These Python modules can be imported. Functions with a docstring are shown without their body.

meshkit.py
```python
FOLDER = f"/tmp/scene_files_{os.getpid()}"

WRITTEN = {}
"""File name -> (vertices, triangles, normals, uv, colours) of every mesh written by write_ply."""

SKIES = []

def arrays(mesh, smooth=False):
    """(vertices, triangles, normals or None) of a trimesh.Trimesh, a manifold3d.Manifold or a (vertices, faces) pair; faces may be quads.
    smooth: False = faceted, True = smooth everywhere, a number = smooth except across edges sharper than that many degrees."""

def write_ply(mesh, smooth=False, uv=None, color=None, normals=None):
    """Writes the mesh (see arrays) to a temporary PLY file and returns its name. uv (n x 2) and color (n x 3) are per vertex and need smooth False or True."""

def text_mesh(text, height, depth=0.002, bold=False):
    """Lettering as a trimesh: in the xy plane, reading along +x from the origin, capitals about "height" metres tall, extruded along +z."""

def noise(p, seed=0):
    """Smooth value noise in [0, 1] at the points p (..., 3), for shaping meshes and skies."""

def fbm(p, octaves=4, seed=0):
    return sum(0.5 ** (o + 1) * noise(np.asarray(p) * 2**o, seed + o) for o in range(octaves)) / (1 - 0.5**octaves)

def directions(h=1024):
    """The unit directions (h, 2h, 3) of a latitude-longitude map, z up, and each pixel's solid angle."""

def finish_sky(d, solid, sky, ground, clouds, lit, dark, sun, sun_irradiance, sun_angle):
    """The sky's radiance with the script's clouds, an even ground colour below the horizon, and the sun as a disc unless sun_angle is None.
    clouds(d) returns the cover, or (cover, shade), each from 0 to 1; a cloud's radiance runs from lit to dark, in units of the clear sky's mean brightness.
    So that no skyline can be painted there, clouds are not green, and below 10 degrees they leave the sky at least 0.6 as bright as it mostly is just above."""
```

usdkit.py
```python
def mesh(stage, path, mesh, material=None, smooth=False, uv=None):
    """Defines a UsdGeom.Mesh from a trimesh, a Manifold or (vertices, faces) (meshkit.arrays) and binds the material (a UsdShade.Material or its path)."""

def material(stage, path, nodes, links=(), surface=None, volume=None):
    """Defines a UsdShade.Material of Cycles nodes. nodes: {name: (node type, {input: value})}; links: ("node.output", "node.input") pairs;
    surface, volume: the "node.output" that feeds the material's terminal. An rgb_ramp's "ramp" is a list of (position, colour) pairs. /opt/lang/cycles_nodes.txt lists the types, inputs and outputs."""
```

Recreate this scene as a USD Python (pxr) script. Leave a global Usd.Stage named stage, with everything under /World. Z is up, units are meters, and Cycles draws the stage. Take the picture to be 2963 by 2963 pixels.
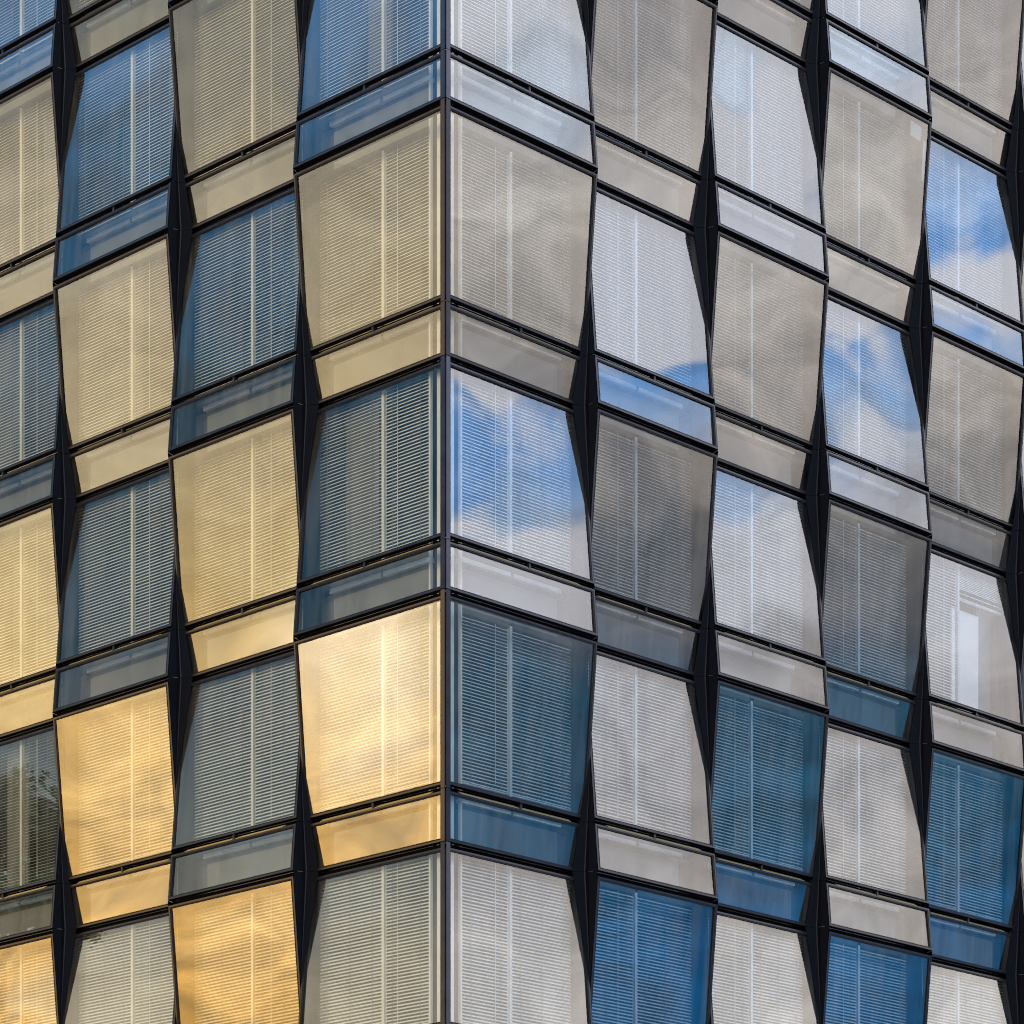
import math, random
import numpy as np
import usdkit, meshkit
from pxr import Usd, UsdGeom, UsdLux, UsdShade, Gf, Sdf

stage = Usd.Stage.CreateInMemory()
UsdGeom.SetStageUpAxis(stage, 'Z')
UsdGeom.SetStageMetersPerUnit(stage, 1.0)
UsdGeom.Xform.Define(stage, '/World')
UsdGeom.Scope.Define(stage, '/World/Looks')

# ---------------------------------------------------------------- camera (level, with a risen and shifted lens, as the upright verticals show)
FPX, WPX = 9300.0, 2963.0
CX, CY = 1289.0, 4650.0            # where the optical axis falls, in picture units
PXM = 202.0                        # picture units per metre at the corner
DIST = FPX / PXM
CAMZ = 1.6
cam = UsdGeom.Camera.Define(stage, '/World/camera')
cam.CreateHorizontalApertureAttr(36.0)
cam.CreateVerticalApertureAttr(36.0)
cam.CreateFocalLengthAttr(36.0 * FPX / WPX)
cam.CreateHorizontalApertureOffsetAttr((WPX / 2 - CX) / WPX * 36.0)
cam.CreateVerticalApertureOffsetAttr((CY - WPX / 2) / WPX * 36.0)
cam.CreateExposureAttr(0.0)
xf = UsdGeom.Xformable(cam.GetPrim())
xf.AddTranslateOp().Set(Gf.Vec3d(0, -DIST, CAMZ))
xf.AddRotateXOp().Set(90.0)

# ---------------------------------------------------------------- sky: evening, broken cloud; gold low in the west (left), blue gaps higher up
SUN_DIR = np.array([-0.92, -0.39, 0.0]); SUN_EL = math.radians(9.0)
SUN_DIR = SUN_DIR / np.linalg.norm(SUN_DIR) * math.cos(SUN_EL); SUN_DIR[2] = math.sin(SUN_EL)
G = 1.0 / 0.104
def ramp(rows):
    lo, hi = -0.10, 0.80
    out = []
    for el, c in rows:
        out.append(((math.sin(math.radians(el)) - lo) / (hi - lo), tuple(v * G for v in c)))
    return [(0.0, out[0][1])] + out + [(1.0, out[-1][1])]
WEST = ramp([(2, (.49, .245, .03)), (4.8, (.60, .33, .08)), (7, (.72, .44, .145)), (8.5, (.66, .41, .135)), (10.5, (.50, .345, .135)), (12.2, (.40, .30, .15)),
             (15.9, (.31, .265, .185)), (17.6, (.25, .222, .165)), (19, (.13, .135, .125)), (20.3, (.085, .11, .115)), (21.5, (.045, .065, .082)), (23, (.018, .044, .070)),
             (26.6, (.004, .030, .056)), (30.2, (.010, .062, .13)), (33.7, (.045, .12, .24)), (38, (.13, .22, .36)), (46, (.26, .35, .46)), (60, (.36, .43, .50))])
EAST = ramp([(2, (.0, .072, .20)), (5, (.0, .056, .15)), (7.5, (.003, .046, .095)), (9, (.012, .050, .088)), (10.5, (.058, .070, .088)), (12.2, (.135, .122, .114)),
             (14.5, (.305, .27, .24)), (16.5, (.43, .395, .36)), (18.2, (.35, .318, .292)), (20, (.275, .25, .238)), (22.5, (.29, .272, .272)), (24.5, (.31, .31, .335)),
             (26.2, (.17, .26, .42)), (27.6, (.06, .185, .43)), (29.2, (.26, .325, .44)), (31, (.33, .38, .455)), (33.5, (.41, .43, .475)), (38, (.42, .44, .49)), (42, (.40, .44, .50)), (60, (.38, .44, .50))])
sky_nodes = {
    'tc': ('texture_coordinate', {}),
    'xyz': ('separate_xyz', {}),
    'sky': ('sky_texture', {'sky_type': 'single_scattering', 'sun_disc': False, 'sun_elevation': SUN_EL, 'sun_rotation': math.atan2(SUN_DIR[0], SUN_DIR[1])}),
    # cloud layers are long and flat: stretch the noise sideways
    'flat': ('mapping', {'mapping_type': 'point', 'scale': (1.0, 1.0, 2.6)}),
    'n1': ('noise_texture', {'scale': 9.0, 'detail': 4.0, 'roughness': 0.5, 'distortion': 0.6}),
    'n2': ('noise_texture', {'scale': 26.0, 'detail': 5.0, 'roughness': 0.55, 'distortion': 0.4}),
    'a1': ('math', {'math_type': 'multiply_add', 'value2': 0.065, 'value3': -0.0325}),
    'z1': ('math', {'math_type': 'add'}),
    'a2': ('math', {'math_type': 'multiply_add', 'value2': 0.022, 'value3': -0.011}),
    'z2': ('math', {'math_type': 'add'}),
    'fz': ('map_range', {'from_min': -0.10, 'from_max': 0.80, 'clamp': True}),
    'west': ('rgb_ramp', {'ramp': WEST}),
    'east': ('rgb_ramp', {'ramp': EAST}),
    'side': ('map_range', {'range_type': 'smoothstep', 'from_min': -0.55, 'from_max': 0.55}),
    'clouds': ('mix_color', {'blend_type': 'mix'}),
    # lumps of lighter and darker cloud
    'lump': ('map_range', {'from_min': 0.36, 'from_max': 0.68, 'to_min': 0.80, 'to_max': 1.22, 'clamp': True}),
    'lumpc': ('combine_xyz', {}),
    # broken, streaky cloud towards the horizon
    'n4': ('noise_texture', {'scale': 42.0, 'detail': 5.0, 'roughness': 0.5, 'distortion': 0.15}),
    'strk': ('map_range', {'from_min': 0.36, 'from_max': 0.66, 'to_min': 0.74, 'to_max': 1.30, 'clamp': True}),
    'one': ('mix_float', {'a': 1.0, 'use_clamp': False}), 'onec': ('combine_xyz', {}), 'mul2': ('mix_color', {'blend_type': 'multiply', 'fac': 1.0}),
    'mul': ('mix_color', {'blend_type': 'multiply', 'fac': 1.0}),
    # clear-edged cloud: white over the eastern blue, bright wisps over the western gold
    'n3': ('noise_texture', {'scale': 12.0, 'detail': 4.0, 'roughness': 0.48, 'distortion': 0.0}),
    'ey': ('math', {'math_type': 'multiply_add', 'value2': 0.75}),      # the cloud thickens towards one side
    'edge': ('map_range', {'range_type': 'smoothstep', 'from_min': 0.49, 'from_max': 0.64, 'to_max': 0.92}),
    'up': ('map_range', {'range_type': 'smoothstep', 'from_min': 0.36, 'from_max': 0.42}),
    'eup': ('math', {'math_type': 'multiply'}), 'eupe': ('math', {'math_type': 'multiply'}),
    'white': ('mix_color', {'blend_type': 'mix', 'b': (.42 * G, .415 * G, .44 * G)}),
    'wisp': ('map_range', {'range_type': 'smoothstep', 'from_min': 0.53, 'from_max': 0.72, 'to_max': 0.55}),
    'low': ('map_range', {'range_type': 'smoothstep', 'from_min': 0.22, 'from_max': 0.10}),
    'wside': ('math', {'math_type': 'subtract', 'value1': 1.0}),
    'w1': ('math', {'math_type': 'multiply'}), 'w2': ('math', {'math_type': 'multiply'}),
    'gold': ('mix_color', {'blend_type': 'mix', 'b': (.78 * G, .58 * G, .30 * G)}),
    # the thin cloud in front of the sun
    'gd': ('vector_math', {'math_type': 'distance', 'vector2': (-0.988, -0.004, 0.157)}),
    'gf': ('map_range', {'range_type': 'smoothstep', 'from_min': 0.048, 'from_max': 0.0, 'to_max': 1.15}),
    'gn': ('math', {'math_type': 'multiply'}),
    'glow': ('mix_color', {'blend_type': 'add', 'b': (.80 * G, .76 * G, .66 * G)}),
    'all': ('mix_color', {'blend_type': 'mix', 'fac': 0.93}),
    'bg': ('background_shader', {'strength': 0.10}),
    'ten': ('mix_color', {'blend_type': 'multiply', 'fac': 1.0, 'b': (10.0, 10.0, 10.0)}),
}
sky_links = [('tc.generated', 'xyz.vector'), ('tc.generated', 'flat.vector'), ('flat.vector', 'n1.vector'), ('flat.vector', 'n2.vector'),
             ('n1.fac', 'a1.value1'), ('xyz.z', 'z1.value1'), ('a1.value', 'z1.value2'), ('n2.fac', 'a2.value1'), ('z1.value', 'z2.value1'), ('a2.value', 'z2.value2'),
             ('z2.value', 'fz.value'), ('fz.result', 'west.fac'), ('fz.result', 'east.fac'), ('xyz.x', 'side.value'), ('side.result', 'clouds.fac'),
             ('west.color', 'clouds.a'), ('east.color', 'clouds.b'), ('n2.fac', 'lump.value'), ('lump.result', 'lumpc.x'), ('lump.result', 'lumpc.y'), ('lump.result', 'lumpc.z'),
             ('clouds.result', 'mul.a'), ('lumpc.vector', 'mul.b'), ('tc.generated', 'gd.vector1'), ('gd.value', 'gf.value'), ('flat.vector', 'n3.vector'), ('xyz.y', 'ey.value1'), ('n3.fac', 'ey.value3'), ('ey.value', 'edge.value'), ('xyz.z', 'up.value'), ('edge.result', 'eup.value1'), ('up.result', 'eup.value2'),
             ('eup.value', 'eupe.value1'), ('side.result', 'eupe.value2'), ('eupe.value', 'white.fac'), ('mul.result', 'mul2.a'), ('flat.vector', 'n4.vector'), ('n4.fac', 'strk.value'), ('low.result', 'one.fac'), ('strk.result', 'one.b'), ('one.result', 'onec.x'), ('one.result', 'onec.y'), ('one.result', 'onec.z'), ('onec.vector', 'mul2.b'), ('mul2.result', 'white.a'),
             ('n3.fac', 'wisp.value'), ('xyz.z', 'low.value'), ('side.result', 'wside.value2'), ('wisp.result', 'w1.value1'), ('low.result', 'w1.value2'), ('w1.value', 'w2.value1'), ('wside.value', 'w2.value2'),
             ('w2.value', 'gold.fac'), ('white.result', 'gold.a'), ('gf.result', 'gn.value1'), ('n3.fac', 'gn.value2'), ('gn.value', 'glow.fac'), ('gold.result', 'glow.a'),
             ('glow.result', 'ten.a'), ('sky.color', 'all.a'), ('ten.result', 'all.b'), ('all.result', 'bg.color')]
sky_mat = usdkit.material(stage, '/World/Looks/evening_sky', sky_nodes, sky_links, surface='bg.background')
dome = UsdLux.DomeLight.Define(stage, '/World/sky')
dome.CreateIntensityAttr(1.0)
UsdShade.MaterialBindingAPI.Apply(dome.GetPrim()).Bind(sky_mat)
dome.GetPrim().SetCustomDataByKey('kind', 'structure')

# ---------------------------------------------------------------- sun, veiled by cloud
sun = UsdLux.DistantLight.Define(stage, '/World/sun')
sun.CreateIntensityAttr(0.16); sun.CreateAngleAttr(12.0)
sun.GetPrim().CreateAttribute('inputs:normalize', Sdf.ValueTypeNames.Bool).Set(True)
sun.CreateColorAttr(Gf.Vec3f(1.0, 0.89, 0.74))
zax = Gf.Vec3d(*map(float, SUN_DIR)); xax = Gf.Cross(Gf.Vec3d(0, 0, 1), zax).GetNormalized(); yax = Gf.Cross(zax, xax)
UsdGeom.Xformable(sun.GetPrim()).AddTransformOp().Set(Gf.Matrix4d(*xax, 0, *yax, 0, *zax, 0, 0, 0, 0, 1))

# ---------------------------------------------------------------- materials
LK = '/World/Looks/'
def mat(name, nodes, links=(), surface='p.BSDF'):
    return usdkit.material(stage, LK + name, nodes, links, surface=surface)

def paint(name, col, rough=0.5, metal=0.0, vary=0.12, scale=3.0, spec=0.5):
    lo = tuple(v * (1 - vary) for v in col); hi = tuple(min(1, v * (1 + vary)) for v in col)
    return mat(name, {
        'g': ('geometry', {}), 'n': ('noise_texture', {'scale': scale, 'detail': 5.0, 'roughness': 0.6}),
        'r': ('rgb_ramp', {'ramp': [(0.3, lo), (0.7, hi)]}),
        'rr': ('map_range', {'from_min': 0.3, 'from_max': 0.7, 'to_min': rough * 0.85, 'to_max': min(1, rough * 1.15)}),
        'p': ('principled_bsdf', {'metallic': metal, 'specular_ior_level': spec})},
        [('g.position', 'n.vector'), ('n.fac', 'r.fac'), ('r.color', 'p.base_color'), ('n.fac', 'rr.value'), ('rr.result', 'p.roughness')])

def glass(name, ior, tint):
    return mat(name, {
        'g': ('geometry', {}), 'n': ('noise_texture', {'scale': 0.5, 'detail': 0.0}),
        'b': ('bump', {'strength': 1.0, 'distance': 0.018}),
        # a film of dust that the rain has drawn into streaks
        'mp': ('mapping', {'mapping_type': 'point', 'scale': (5.0, 5.0, 0.35)}), 'd': ('noise_texture', {'scale': 1.0, 'detail': 6.0, 'roughness': 0.6}),
        'dr': ('map_range', {'from_min': 0.40, 'from_max': 0.75, 'to_min': 0.002, 'to_max': 0.028}),
        'dust': ('diffuse_bsdf', {'color': (.34, .32, .29)}),
        'f': ('fresnel', {'IOR': ior}),
        't': ('transparent_bsdf', {'color': tint}), 's': ('glossy_bsdf', {'color': (.97, .97, .97), 'roughness': 0.0}),
        'm': ('mix_closure', {}), 'm2': ('mix_closure', {})},
        [('g.position', 'n.vector'), ('n.fac', 'b.height'), ('b.normal', 's.normal'), ('f.fac', 'm.fac'), ('g.position', 'mp.vector'), ('mp.vector', 'd.vector'), ('d.fac', 'dr.value'),
         ('t.BSDF', 'm.closure1'), ('s.BSDF', 'm.closure2'), ('dr.result', 'm2.fac'), ('m.closure', 'm2.closure1'), ('dust.BSDF', 'm2.closure2')], surface='m2.closure')

M = {
    'glass': glass('clear_glass', 1.83, (.865, .93, .96)),
    'frame': paint('bronze_aluminium', (.024, .024, .031), 0.30, 1.0, 0.1),
    'gasket': paint('black_rubber', (.003, .003, .0035), 0.7, 0, .2, 3.0, 0.1),
    'dark': paint('dark_steel_panel', (.0010, .0017, .0034), 0.5, 0, .3, 2.0, 0.03),
    'trim': paint('dark_trim', (.006, .008, .011), 0.45, 0, .15, 2.0, 0.12),
    'slot': paint('black_slot', (.0015, .0015, .002), 0.9, 0, .2, 3.0, 0.02),
    'fin': paint('cavity_lining', (.035, .043, .05), 0.6, 0, .1),
    'slat': paint('white_slat', (.78, .80, .815), 0.45, 0, .03, 6.0),
    'tape': paint('grey_tape', (.22, .22, .22), 0.8),
    'post': paint('pale_aluminium', (.66, .68, .68), 0.4, 0, .04),
    'duct': paint('pale_metal_casing', (.19, .195, .20), 0.42, 0, .10, 1.5),
    'casing': paint('grey_metal_casing', (.07, .072, .078), 0.5, 0, .1, 1.5),
    'cord': paint('white_cord', (.7, .7, .68), 0.7),
    'leaf': paint('dark_leaf', (.05, .10, .028), 0.6, 0, .4, 1.5),
    'bark': paint('brown_bark', (.10, .075, .05), 0.9, 0, .3),
    'ledge': paint('white_ledge', (.70, .71, .72), 0.4, 0, .04),
    'rail': paint('zinc_rail', (.14, .12, .06), 0.4, 1.0, .1),
    'slab': paint('grey_slab', (.14, .14, .14), 0.8),
    'room': paint('room_wall_paint', (.05, .058, .065), 0.85, 0, .15, .8),
    'curtain': paint('pale_curtain', (.20, .21, .22), 0.9, 0, .1, 2.0),
    'screen': paint('white_board', (.78, .78, .76), 0.6, 0, .03),
    'base': paint('dark_base_cladding', (.05, .052, .055), 0.5),
    'paving': paint('grey_paving', (.20, .19, .18), 0.85, 0, .25, .7),
    'paper': paint('white_paper', (.42, .42, .43), 0.8, 0, .05),
}

# ---------------------------------------------------------------- helpers
C = math.sqrt(0.5)
used = {}
def numbered(parent, name):
    k = (parent, name); n = used.get(k, 0); used[k] = n + 1
    return name if n == 0 else f'{name}_{n:03d}'

def path_of(parent):
    return str(parent.GetPath()) if parent is not None else '/World'

class MB:
    """Collects convex pieces given in facade coordinates (s along the facade from the corner, n outwards, z up)."""
    def __init__(self, side): self.side, self.v, self.f, self.k = side, [], [], 0
    def raw(self, pts, faces):
        pts = np.asarray(pts, float)
        s, n, z = pts[:, 0], pts[:, 1], pts[:, 2]
        w = np.stack([self.side * C * (s + n), C * (s - n), z], 1)
        faces = np.asarray(faces, int)
        if self.side < 0: faces = faces[:, ::-1]
        self.v.append(w); self.f.append(faces + self.k); self.k += len(w)
    def prism(self, poly, d0, d1):
        """poly: (s, n, z) points in order; the piece runs from n + d0 to n + d1"""
        p = np.asarray(poly, float); m = len(p)
        a, b = p.copy(), p.copy(); a[:, 1] += d0; b[:, 1] += d1
        fs = []
        for i in range(1, m - 1):
            fs.append((0, i + 1, i)); fs.append((m, m + i, m + i + 1))
        for i in range(m):
            j = (i + 1) % m
            fs.append((i, j, m + j)); fs.append((i, m + j, m + i))
        self.raw(np.vstack([a, b]), fs)
    def box(self, s0, s1, n0, n1, z0, z1):
        self.prism([(s0, 0, z0), (s1, 0, z0), (s1, 0, z1), (s0, 0, z1)], n0, n1)
    def sheet(self, poly):
        m = len(poly)
        self.raw(poly, [(0, i, i + 1) for i in range(1, m - 1)])
    def build(self, name, material, parent):
        pp = path_of(parent)
        nm = numbered(pp, name)
        me = usdkit.mesh(stage, f'{pp}/{nm}', (np.vstack(self.v), np.vstack(self.f)), M[material])
        me.CreateDoubleSidedAttr(True)
        return me.GetPrim()

def tag(p, label=None, cat=None, group=None, kind=None):
    for k, v in (('label', label), ('category', cat), ('group', group), ('kind', kind)):
        if v: p.SetCustomDataByKey(k, v)
    return p

def xform(name, parent=None):
    pp = path_of(parent)
    return UsdGeom.Xform.Define(stage, f'{pp}/{numbered(pp, name)}').GetPrim()

def project(s, n, z, side):
    x, y = side * C * (s + n), C * (s - n)
    d = y + DIST
    return CX + FPX * x / d, CY - FPX * (z - CAMZ) / d

# ---------------------------------------------------------------- the office building
H, AMP = 3.5, 0.155
S1 = 3.075
WCOL = {1: 2.78, -1: 2.90}
ZTOP1 = CAMZ + (CY - 302.0) / PXM           # level of the joint above the row numbered 1
def sb(side, k): return 0.0 if k == 0 else S1 + WCOL[side] * (k - 1)
ZT = 0.749                                   # joint between spandrel and window, above the row's own joint
ROWS = range(-2, 6)
COLS = {1: range(1, 8), -1: range(1, 6)}

building = xform('office_building')
tag(building, 'glass office building with tilted panes in a checkerboard around a sharp corner', 'building')

def rtype(col, row): return 1 if (col + row) % 2 == 0 else -1     # 1: leans outwards at the top

def lerp(a, b, t): return a + (b - a) * t

def bay(side, col, row):
    rng = random.Random(col * 100 + row * 7 + (side > 0) * 5000)
    b = ZTOP1 - H * row
    ty = rtype(col, row)
    s0, s1 = sb(side, col - 1), sb(side, col)
    def n(z): return ty * AMP * (2 * (z - b) / H - 1)
    def left(z, o): return (-n(z) + 0.018 + o) if col == 1 else s0 + 0.006 + o
    def right(z, o): return s1 - 0.006 - o
    def q(oL0, oL1, z0, z1):  # strip along the left edge
        return [(left(z0, oL0), n(z0), z0), (left(z0, oL1), n(z0), z0), (left(z1, oL1), n(z1), z1), (left(z1, oL0), n(z1), z1)]
    def qr(o0, o1, z0, z1):
        return [(right(z0, o1), n(z0), z0), (right(z0, o0), n(z0), z0), (right(z1, o0), n(z1), z1), (right(z1, o1), n(z1), z1)]
    def qh(oL, oR, z0, z1):
        return [(left(z0, oL), n(z0), z0), (right(z0, oR), n(z0), z0), (right(z1, oR), n(z1), z1), (left(z1, oL), n(z1), z1)]
    vw = 0.030; cw = 0.080 if col == 1 else vw
    gk = 0.030
    for part, z0, z1 in (('spandrel', b + 0.010, b + 0.714), ('window', b + 0.807, b + H - 0.085)):
        fr = MB(side)
        hb = 0.027
        fr.prism(qh(0, 0, z0, z0 + hb), -0.010, 0.0)
        fr.prism(qh(0, 0, z1 - hb, z1), -0.010, 0.0)
        fr.prism(q(0, cw, z0 + hb, z1 - hb), -0.010, 0.0)
        fr.prism(qr(0, vw, z0 + hb, z1 - hb), -0.010, 0.0)
        if col == 1 and part == 'window':     # the corner post runs on down to its joint
            fr.prism(q(0, cw, b + ZT + .004, z0), -0.010, 0.0)
        if col == 1 and part == 'spandrel':
            fr.prism(q(0, cw, z1, b + ZT - .004), -0.010, 0.0)
        if col == 1 and part == 'window':
            fr.prism(q(0, cw, z1, b + H - .003), -0.010, 0.0)
        f = fr.build(part, 'frame', building)
        g = MB(side)
        hg = 0.020
        a0, a1 = z0 + hb, z1 - hb
        g.prism(qh(cw, vw, a0, a0 + hg), -0.045, -0.004)
        g.prism(qh(cw, vw, a1 - hg, a1), -0.045, -0.004)
        gl = 0.012 if col == 1 else gk
        g.prism(qh(.002, .002, z0 + .002, z0 + hb), -0.11, -0.011)
        g.prism(qh(.002, .002, z1 - hb, z1 - .002), -0.11, -0.011)
        g.prism(q(.002, cw, z0 + hb, z1 - hb), -0.07, -0.011)
        g.prism(qr(.002, vw, z0 + hb, z1 - hb), -0.07, -0.011)
        g.prism(q(cw, cw + gl, a0 + hg, a1 - hg), -0.045, -0.004)
        g.prism(qr(vw, vw + gk, a0 + hg, a1 - hg), -0.045, -0.004)
        g.build('gasket', 'gasket', f)
        p = MB(side)
        jb, jt, jx = rng.uniform(-.006, .006), rng.uniform(-.006, .006), rng.uniform(-.004, .004)
        z0g, z1g = a0 + hg - .004, a1 - hg + .004
        oL, oR = cw + gl - .004, vw + gk - .004
        p.sheet([(left(z0g, oL), n(z0g) - .022 + jb - jx, z0g), (right(z0g, oR), n(z0g) - .022 + jb + jx, z0g), (right(z1g, oR), n(z1g) - .022 + jt + jx, z1g), (left(z1g, oL), n(z1g) - .022 + jt - jx, z1g)])
        p.build('pane', 'glass', f)
        # side panels: where the unit stands proud a return, where it lies back a splayed cheek
        zc = b + H / 2
        for sd in (1, -1):
            if sd < 0 and col == 1: continue
            sk = s1 if sd > 0 else s0
            for half in (0, 1):            # the half of the unit below and above the crossing
                zb = b if half == 0 else b + H
                tsign = n(zb) / AMP
                lo, hi = (b + .003, zc - .02) if half == 0 else (zc + .02, b + H - .003)
                if part == 'spandrel':
                    if half == 1: continue
                    hi = b + ZT - .004
                elif half == 0: lo = b + ZT + .004
                def T(z): return abs(n(z)) / AMP
                def strip(mb, f0, f1, back):
                    A = [(*f0(T(z)), z) for z in (lo, hi)]; B = [(*f1(T(z)), z) for z in (lo, hi)]
                    P = [A[0], B[0], B[1], A[1]]
                    mb.prism([(sk + sd * a, c, zz) for a, c, zz in P], -back, 0.0)
                edge = lambda t: (0.003, AMP * t - .004)
                ridge = lambda t: (0.08 * t, -0.06 * t)
                mix = lambda k: (lambda t: (lerp(edge(t)[0], ridge(t)[0], k), lerp(edge(t)[1], ridge(t)[1], k)))
                if tsign > 0:
                    m1 = MB(side); strip(m1, edge, mix(.64), .012); m1.build('side_panel', 'dark', f)
                    m2 = MB(side); strip(m2, mix(.64), mix(.90), .05)
                    for arr in m2.v: pass
                    m2.build('side_slot', 'slot', f)
                    m3 = MB(side); strip(m3, mix(.90), ridge, .012); m3.build('side_trim', 'trim', f)
                else:
                    ins = lambda t: (-0.23 * t, -AMP * t)
                    rid = lambda t: (-0.08 * t, -0.06 * t)
                    m1 = MB(side); strip(m1, rid, ins, .012); m1.build('side_cheek', 'dark', f)
        if part == 'window':
            mid = (s0 + s1) / 2 if col > 1 else s1 - WCOL[side] / 2
            po = MB(side); po.box(mid - .026, mid + .026, -.375, -.315, b + .90, b + H - .04)
            po.build('guide_post', 'post', f)
            # the open joint under the window: dark trough with thin rails and a bracket
            tr = MB(side)
            for za, zb_ in ((b + .700, b + .82), (b + H - .10, b + H + .02)):
                pass
            zz0, zz1 = b + .716, b + .805
            tr.prism(qh(.012, .008, zz0, zz1), -.16, -.12)
            tr.build('joint_trough', 'slot', f)
            rl = MB(side)
            for zr, dn in ((b + .724, -.030), (b + .752, -.075)):
                gapL = mid - .03; gapR = mid + .03
                def seg(sa, sb_):
                    rl.prism([(sa, n(zr), zr), (sb_, n(zr), zr), (sb_, n(zr), zr + .010), (sa, n(zr), zr + .010)], dn - .008, dn)
                seg(left(zr, .30) + .02, gapL); seg(gapR, s1 - .30)
            rl.build('vent_rail', 'rail', f)
            br = MB(side)
            br.prism([(mid - .02, n(zz0), zz0), (mid + .02, n(zz0), zz0), (mid + .02, n(zz1), zz1), (mid - .02, n(zz1), zz1)], -.10, -.02)
            br.build('bracket', 'trim', f)
            t2 = MB(side)
            z2, z3 = b + H - .084, b + H - .002
            t2.prism([(left(z2, .012), n(z2), z2), (right(z2, .008), n(z2), z2), (right(z3, .008), n(z3), z3), (left(z3, .012), n(z3), z3)], -.16, -.09)
            t2.build('joint_trough', 'slot', f)
        else:
            # metal casing behind the spandrel glass
            a = s0 + .07 if col > 1 else .64
            e = s1 - .07
            mid = (s0 + s1) / 2 if col > 1 else s1 - WCOL[side] / 2
            d = MB(side); d.box(a, e - .30, -.42, -.34, b + .02, b + .585); d.build('casing_panel', 'duct', f)
            d2 = MB(side); d2.box(e - .30, e, -.42, -.37, b + .02, b + .585); d2.build('casing_end', 'casing', f)
            l = MB(side); l.box(a, mid - .03, -.42, -.29, b + .665, b + .735); l.box(mid + .03, e - .26, -.42, -.29, b + .665, b + .735); l.build('casing_ledge', 'ledge', f)
            u = MB(side); u.box(a, e, -.42, -.36, b + .587, b + .663); u.box(a, e, -.42, -.36, b + .737, b + .96); u.build('casing_recess', 'casing', f)
            w = MB(side); w.box(a, mid - .04, -.42, -.31, b + .870, b + .888); w.box(mid + .04, e, -.42, -.31, b + .870, b + .888)
            w.build('casing_rim', 'ledge', f)

def visible(side, col, row, margin=0.0):
    b = ZTOP1 - H * row
    s0, s1 = sb(side, col - 1), sb(side, col)
    pts = [project(s, 0, z, side) for s in (s0, s1) for z in (b + .7, b + H)]
    xs, ys = [p[0] for p in pts], [p[1] for p in pts]
    m = margin * WPX
    return max(xs) > 25 - m and min(xs) < WPX - 25 + m and max(ys) > 30 - m and min(ys) < WPX - 30 + m

for side in (1, -1):
    for col in COLS[side]:
        for row in ROWS:
            bay(side, col, row)

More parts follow.
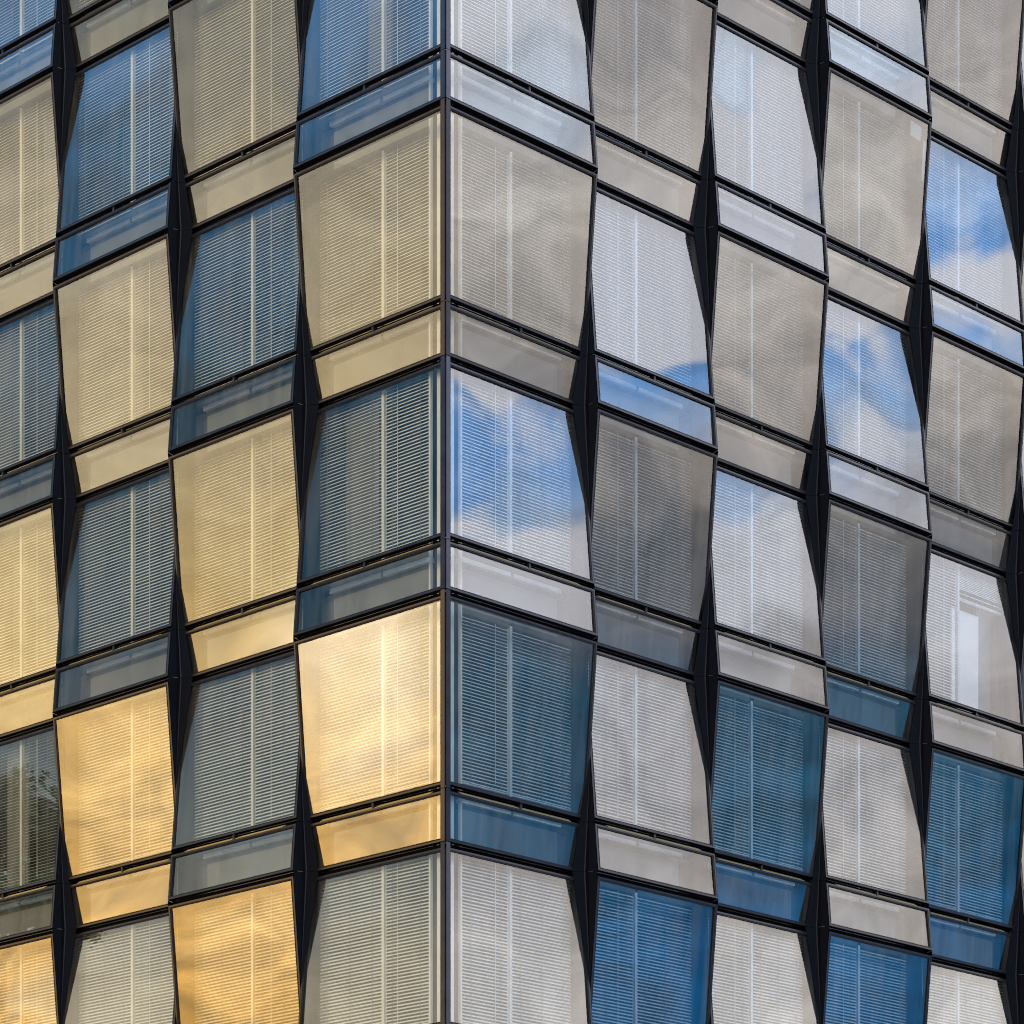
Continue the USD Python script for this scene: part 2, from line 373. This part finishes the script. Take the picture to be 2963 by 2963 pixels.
# structure behind the glass: slabs, lining fins at the module lines, rooms
SMAX = {s: sb(s, COLS[s][-1]) for s in (1, -1)}
ZLOW = ZTOP1 - H * (ROWS[-1]); ZHIGH = ZTOP1 - H * (ROWS[0] - 1)
for side in (1, -1):
    for col in range(1, COLS[side][-1] + 1):
        k = sb(side, col)
        m = MB(side); m.box(k - .035, k + .035, -.46, -.075, ZLOW + .02, ZHIGH - .02); m.build('lining_fin', 'fin', building)
        if col % 2 == 1:
            m = MB(side); m.box(k - .05, k + .05, -4.0, -.47, ZLOW + .02, ZHIGH - .02); m.build('partition_wall', 'room', building)
    m = MB(side); m.box(4.02, SMAX[side] - .05, -4.2, -4.02, ZLOW, ZHIGH); m.build('back_wall', 'room', building)
    m = MB(side); m.box(SMAX[side] - .05, SMAX[side] + .2, -4.3, -.2, ZLOW - 9, ZHIGH); m.build('end_wall', 'base', building)
    # inner corner lining
    m = MB(side); m.box(.36, .53, -.40, -.355, ZLOW + .02, ZHIGH - .02); m.build('corner_lining', 'post', building)
    m = MB(side); m.box(.632, .664, -.375, -.320, ZLOW + .02, ZHIGH - .02); m.build('corner_guide', 'post', building)
    m = MB(side); m.box(.53, .632, -.46, -.43, ZLOW + .02, ZHIGH - .02); m.build('corner_recess', 'fin', building)
for row in list(ROWS) + [ROWS[-1] + 1]:
    b = ZTOP1 - H * (row - 1)
    for side in (1, -1):
        m = MB(side); m.box(.47, SMAX[side] - .06, -4.0, -.47, b - .02, b + .40); m.build('floor_slab', 'slab', building)
# base storeys under and roof over the built rows
for side in (1, -1):
    m = MB(side); m.box(.3, SMAX[side] + .2, -4.3, -.25, 0.0, ZLOW - .01); m.build('base_wall', 'base', building)
    m = MB(side); m.box(.3, SMAX[side] + .2, -4.3, -.25, ZHIGH + .01, ZHIGH + 1.0); m.build('parapet', 'base', building)

# ---------------------------------------------------------------- blinds: two in each window, one on either side of the guide post
ORD = ['first', 'second', 'third', 'fourth', 'fifth', 'sixth', 'seventh', 'eighth']
TONE = {(-1, 1): {-1: 'grey-green', 0: 'grey-green', 1: 'beige', 2: 'tan', 3: 'gold', 4: 'deep gold', 5: 'deep gold'},
        (-1, -1): {-1: 'pale blue', 0: 'blue', 1: 'teal blue', 2: 'dark teal', 3: 'grey', 4: 'pale grey', 5: 'grey'},
        (1, 1): {-1: 'pale grey', 0: 'greige', 1: 'taupe', 2: 'taupe', 3: 'dark blue', 4: 'deep blue', 5: 'deep blue'},
        (1, -1): {-1: 'pale blue', 0: 'whitish', 1: 'pale blue', 2: 'blue cloudy', 3: 'white', 4: 'grey-white', 5: 'grey'}}
PITCH, SW = 0.0507, 0.044
def blind(side, col, row, far, label, raised=False):
    b = ZTOP1 - H * row
    s0, s1 = sb(side, col - 1), sb(side, col)
    mid = (s0 + s1) / 2 if col > 1 else s1 - WCOL[side] / 2
    a = mid + .034 if far else (.672 if col == 1 else s0 + .064)
    e = s1 - .064 if far else mid - .034
    rng = random.Random(side * 31 + col * 977 + row * 13 + far)
    t = xform('venetian_blind')
    tag(t, label, 'blind', 'venetian blinds in the office windows')
    tilt = math.radians(rng.uniform(42, 49))
    if (side, col, row) == (-1, 4, 3): tilt = math.radians(24)
    zt = b + H - .05
    zs = list(np.arange(zt - .06, b + .97, -PITCH))
    if raised:
        zs = list(np.arange(zt - .06, zt - .42, -.030)) + [zt - .50, zt - .58]
    m = MB(side)
    bend = rng.uniform(-.004, .004)
    for z in zs:
        tl = tilt + rng.uniform(-.025, .025)
        dz0, dz1 = rng.uniform(-.002, .002), rng.uniform(-.002, .002) + bend
        prof = []
        for k in (-1, -.33, .33, 1):
            u = k * SW / 2; camb = .0045 * (1 - k * k)
            prof.append((u * math.cos(tl) + camb * math.sin(tl), -u * math.sin(tl) + camb * math.cos(tl)))
        P = []
        for i in range(4):
            P.append((a, -.35 + prof[i][0], z + prof[i][1] + dz0)); P.append((e, -.35 + prof[i][0], z + prof[i][1] + dz1))
        m.raw(P, [f for i in range(3) for f in ((2 * i, 2 * i + 1, 2 * i + 3), (2 * i, 2 * i + 3, 2 * i + 2))])
    tag(m.build('slats', 'slat', t), kind='stuff')
    h = MB(side); h.box(a, e, -.385, -.315, zt - .02, zt + .06); h.build('head_rail', 'casing', t)
    zb = zs[-1] - .045
    r = MB(side); r.box(a, e, -.37, -.33, zb, zb + .018); r.build('bottom_rail', 'post', t)
    if not far and not raised:
        c = MB(side); sx = lerp(a, e, .70); c.box(sx - .005, sx + .005, -.318, -.314, zb + .10, zt - .03); c.build('pull_cord', 'cord', t)
    for k in ((.18, .82) if e - a < 1.1 else (.14, .5, .86)):
        c = MB(side); sx = lerp(a, e, k); c.box(sx - .004, sx + .004, -.322, -.320, zb + .02, zt - .03); c.build('ladder_tape', 'tape', t)

def curtain(side, col, row, a, e, m='curtain'):
    b = ZTOP1 - H * row
    c = MB(side); k = 0; x = a
    while x < e - .01:                  # shallow folds
        x2 = min(e, x + .09)
        c.sheet([(x, -.62 - .03 * (k % 2), b + .42), (x2, -.62 - .03 * ((k + 1) % 2), b + .42), (x2, -.62 - .03 * ((k + 1) % 2), b + 3.45), (x, -.62 - .03 * (k % 2), b + 3.45)])
        x, k = x2, k + 1
    c.build('curtain', m, building)

blinds_made = 0
for side in (1, -1):
    for col in COLS[side]:
        vis = [r for r in ROWS if visible(side, col, r, 0.0)]
        for i, row in enumerate(vis):
            tone = TONE[(side, rtype(col, row))][row] if row in TONE[(side, 1)] else 'grey'
            if (side, row) == (1, 2) and col in (3, 5): tone = {3: 'pale blue', 5: 'white'}[col]
            for far in (0, 1):
                half = 'far-side' if far else 'corner-side'
                up = side == 1 and col == 5 and row == 2 and far == 1
                state = 'raised white' if up else 'white slatted'
                blind(side, col, row, far, f"{half} {state} blind, {ORD[i]} window down, {ORD[col-1]} column {'right' if side > 0 else 'left'} of corner, {tone} glass", up)
                blinds_made += 1

# curtains drawn part of the way behind some blinds
rc = random.Random(11)
for side in (1, -1):
    for col in COLS[side]:
        for row in ROWS:
            if not visible(side, col, row): continue
            s0, s1 = max(.7, sb(side, col - 1) + .1), sb(side, col) - .1
            if side == 1 and col == 5 and row == 2:
                continue
            if rc.random() < .42:
                a = rc.uniform(s0, s1 - .9); curtain(side, col, row, a, a + rc.uniform(.3, .8))
# the white board and the pale wall in the room whose blind is up
b = ZTOP1 - H * 2
m_ = (sb(1, 4) + sb(1, 5)) / 2
wb = MB(1); wb.box(m_ + .08, m_ + .86, -.56, -.52, b + .45, b + 2.75); tag(wb.build('white_board', 'screen', None), 'tall white board standing in the room whose right-hand blind is raised', 'board')
wl = MB(1); wl.box(m_ + .90, sb(1, 5) - .06, -.66, -.60, b + .42, b + 3.0); wl.build('room_wall', 'curtain', building)
# paper stuck inside a pane
b = ZTOP1; bb = ZTOP1 - 0 * H
def paper(sa, z0, z1, w0, label):
    m = MB(1); n_ = lambda z: AMP * (2 * (z - bb) / H - 1) - .028
    m.prism([(sa, n_(z0), z0), (sa + w0, n_(z0), z0 - .02), (sa + w0, n_(z1), z1 - .03), (sa - .03, n_(z1), z1)], -.002, 0)
    tag(m.build('paper_sheet', 'paper', None), label, 'paper')
e5 = sb(1, 4)
paper(e5 - .52, bb + 3.06, bb + 3.30, .28, 'white paper sheet stuck inside the upper right corner of a greige pane')
paper(e5 - .14, bb + 2.45, bb + 3.10, .05, 'narrow white paper strip hanging beside the pane edge below the sheet')

# ---------------------------------------------------------------- the tall tree across the street, mirrored in the pane at the far left
tree = xform('tall_tree'); tag(tree, 'tall dark tree with a high crown, mirrored in the pane at the left edge', 'tree')
rt = np.random.default_rng(5)
TX, TY = -76.9, 18.6
class WB(MB):
    def raw(self, pts, faces):
        w = np.asarray(pts, float); self.v.append(w); self.f.append(np.asarray(faces, int) + self.k); self.k += len(w)
tk = WB(1)
def limb(p, q_, r0, r1, nseg=7):
    p, q_ = np.array(p, float), np.array(q_, float); d = q_ - p; d /= np.linalg.norm(d)
    u = np.cross(d, [0, 0, 1.0] if abs(d[2]) < .9 else [1.0, 0, 0]); u /= np.linalg.norm(u); w = np.cross(d, u)
    an = np.arange(nseg) * 2 * np.pi / nseg
    ring = lambda c, r_: c + r_ * (np.cos(an)[:, None] * u + np.sin(an)[:, None] * w)
    P = np.vstack([ring(p, r0), ring(q_, r1)])
    F = []
    for i in range(nseg):
        j = (i + 1) % nseg; F += [(i, j, nseg + j), (i, nseg + j, nseg + i)]
    tk.raw(P, F)
prev = np.array([TX, TY, 0.0])
for k in range(1, 8):
    nxt = np.array([TX + .12 * math.sin(k * 1.7), TY + .12 * math.cos(k * 2.1), 5.2 * k]); limb(prev, nxt, (.36 - .035 * (k - 1)), (.36 - .035 * k)); prev = nxt
leaves = []
for k in range(80):
    an = rt.uniform(0, 2 * np.pi); rr = 2.3 * math.sqrt(rt.uniform(0, 1)); zz = rt.uniform(36.4, 41.4) - .2 * rr
    c = np.array([TX + rr * math.cos(an), TY + rr * math.sin(an), zz])
    limb([TX, TY, 35.2 + rt.uniform(0, 2.5)], c, .07, .02, 5)
    N = 130
    o = rt.normal(size=(N, 3)) * [.36, .36, .32] + c
    for p in o:
        a_, b_ = rt.normal(size=3), rt.normal(size=3)
        a_ /= np.linalg.norm(a_); b_ -= a_ * (a_ @ b_); b_ /= np.linalg.norm(b_)
        L = rt.uniform(.10, .2)
        leaves.append(np.array([p - a_ * L, p + b_ * L * .5, p + a_ * L, p - b_ * L * .5]))
tk.build('trunk', 'bark', tree)
lf = WB(1); N = len(leaves)
lf.raw(np.vstack(leaves), np.vstack([[(4 * i, 4 * i + 1, 4 * i + 2), (4 * i, 4 * i + 2, 4 * i + 3)] for i in range(N)]))
lf.build('crown', 'leaf', tree)

# ---------------------------------------------------------------- ground
gm = [(-160, -160), (160, -160), (160, 160), (-160, 160)]
v = np.array([(x, y, 0.0) for x, y in gm])
tag(usdkit.mesh(stage, '/World/ground', (v, np.array([[0, 1, 2], [0, 2, 3]])), M['paving']).GetPrim(), kind='structure')
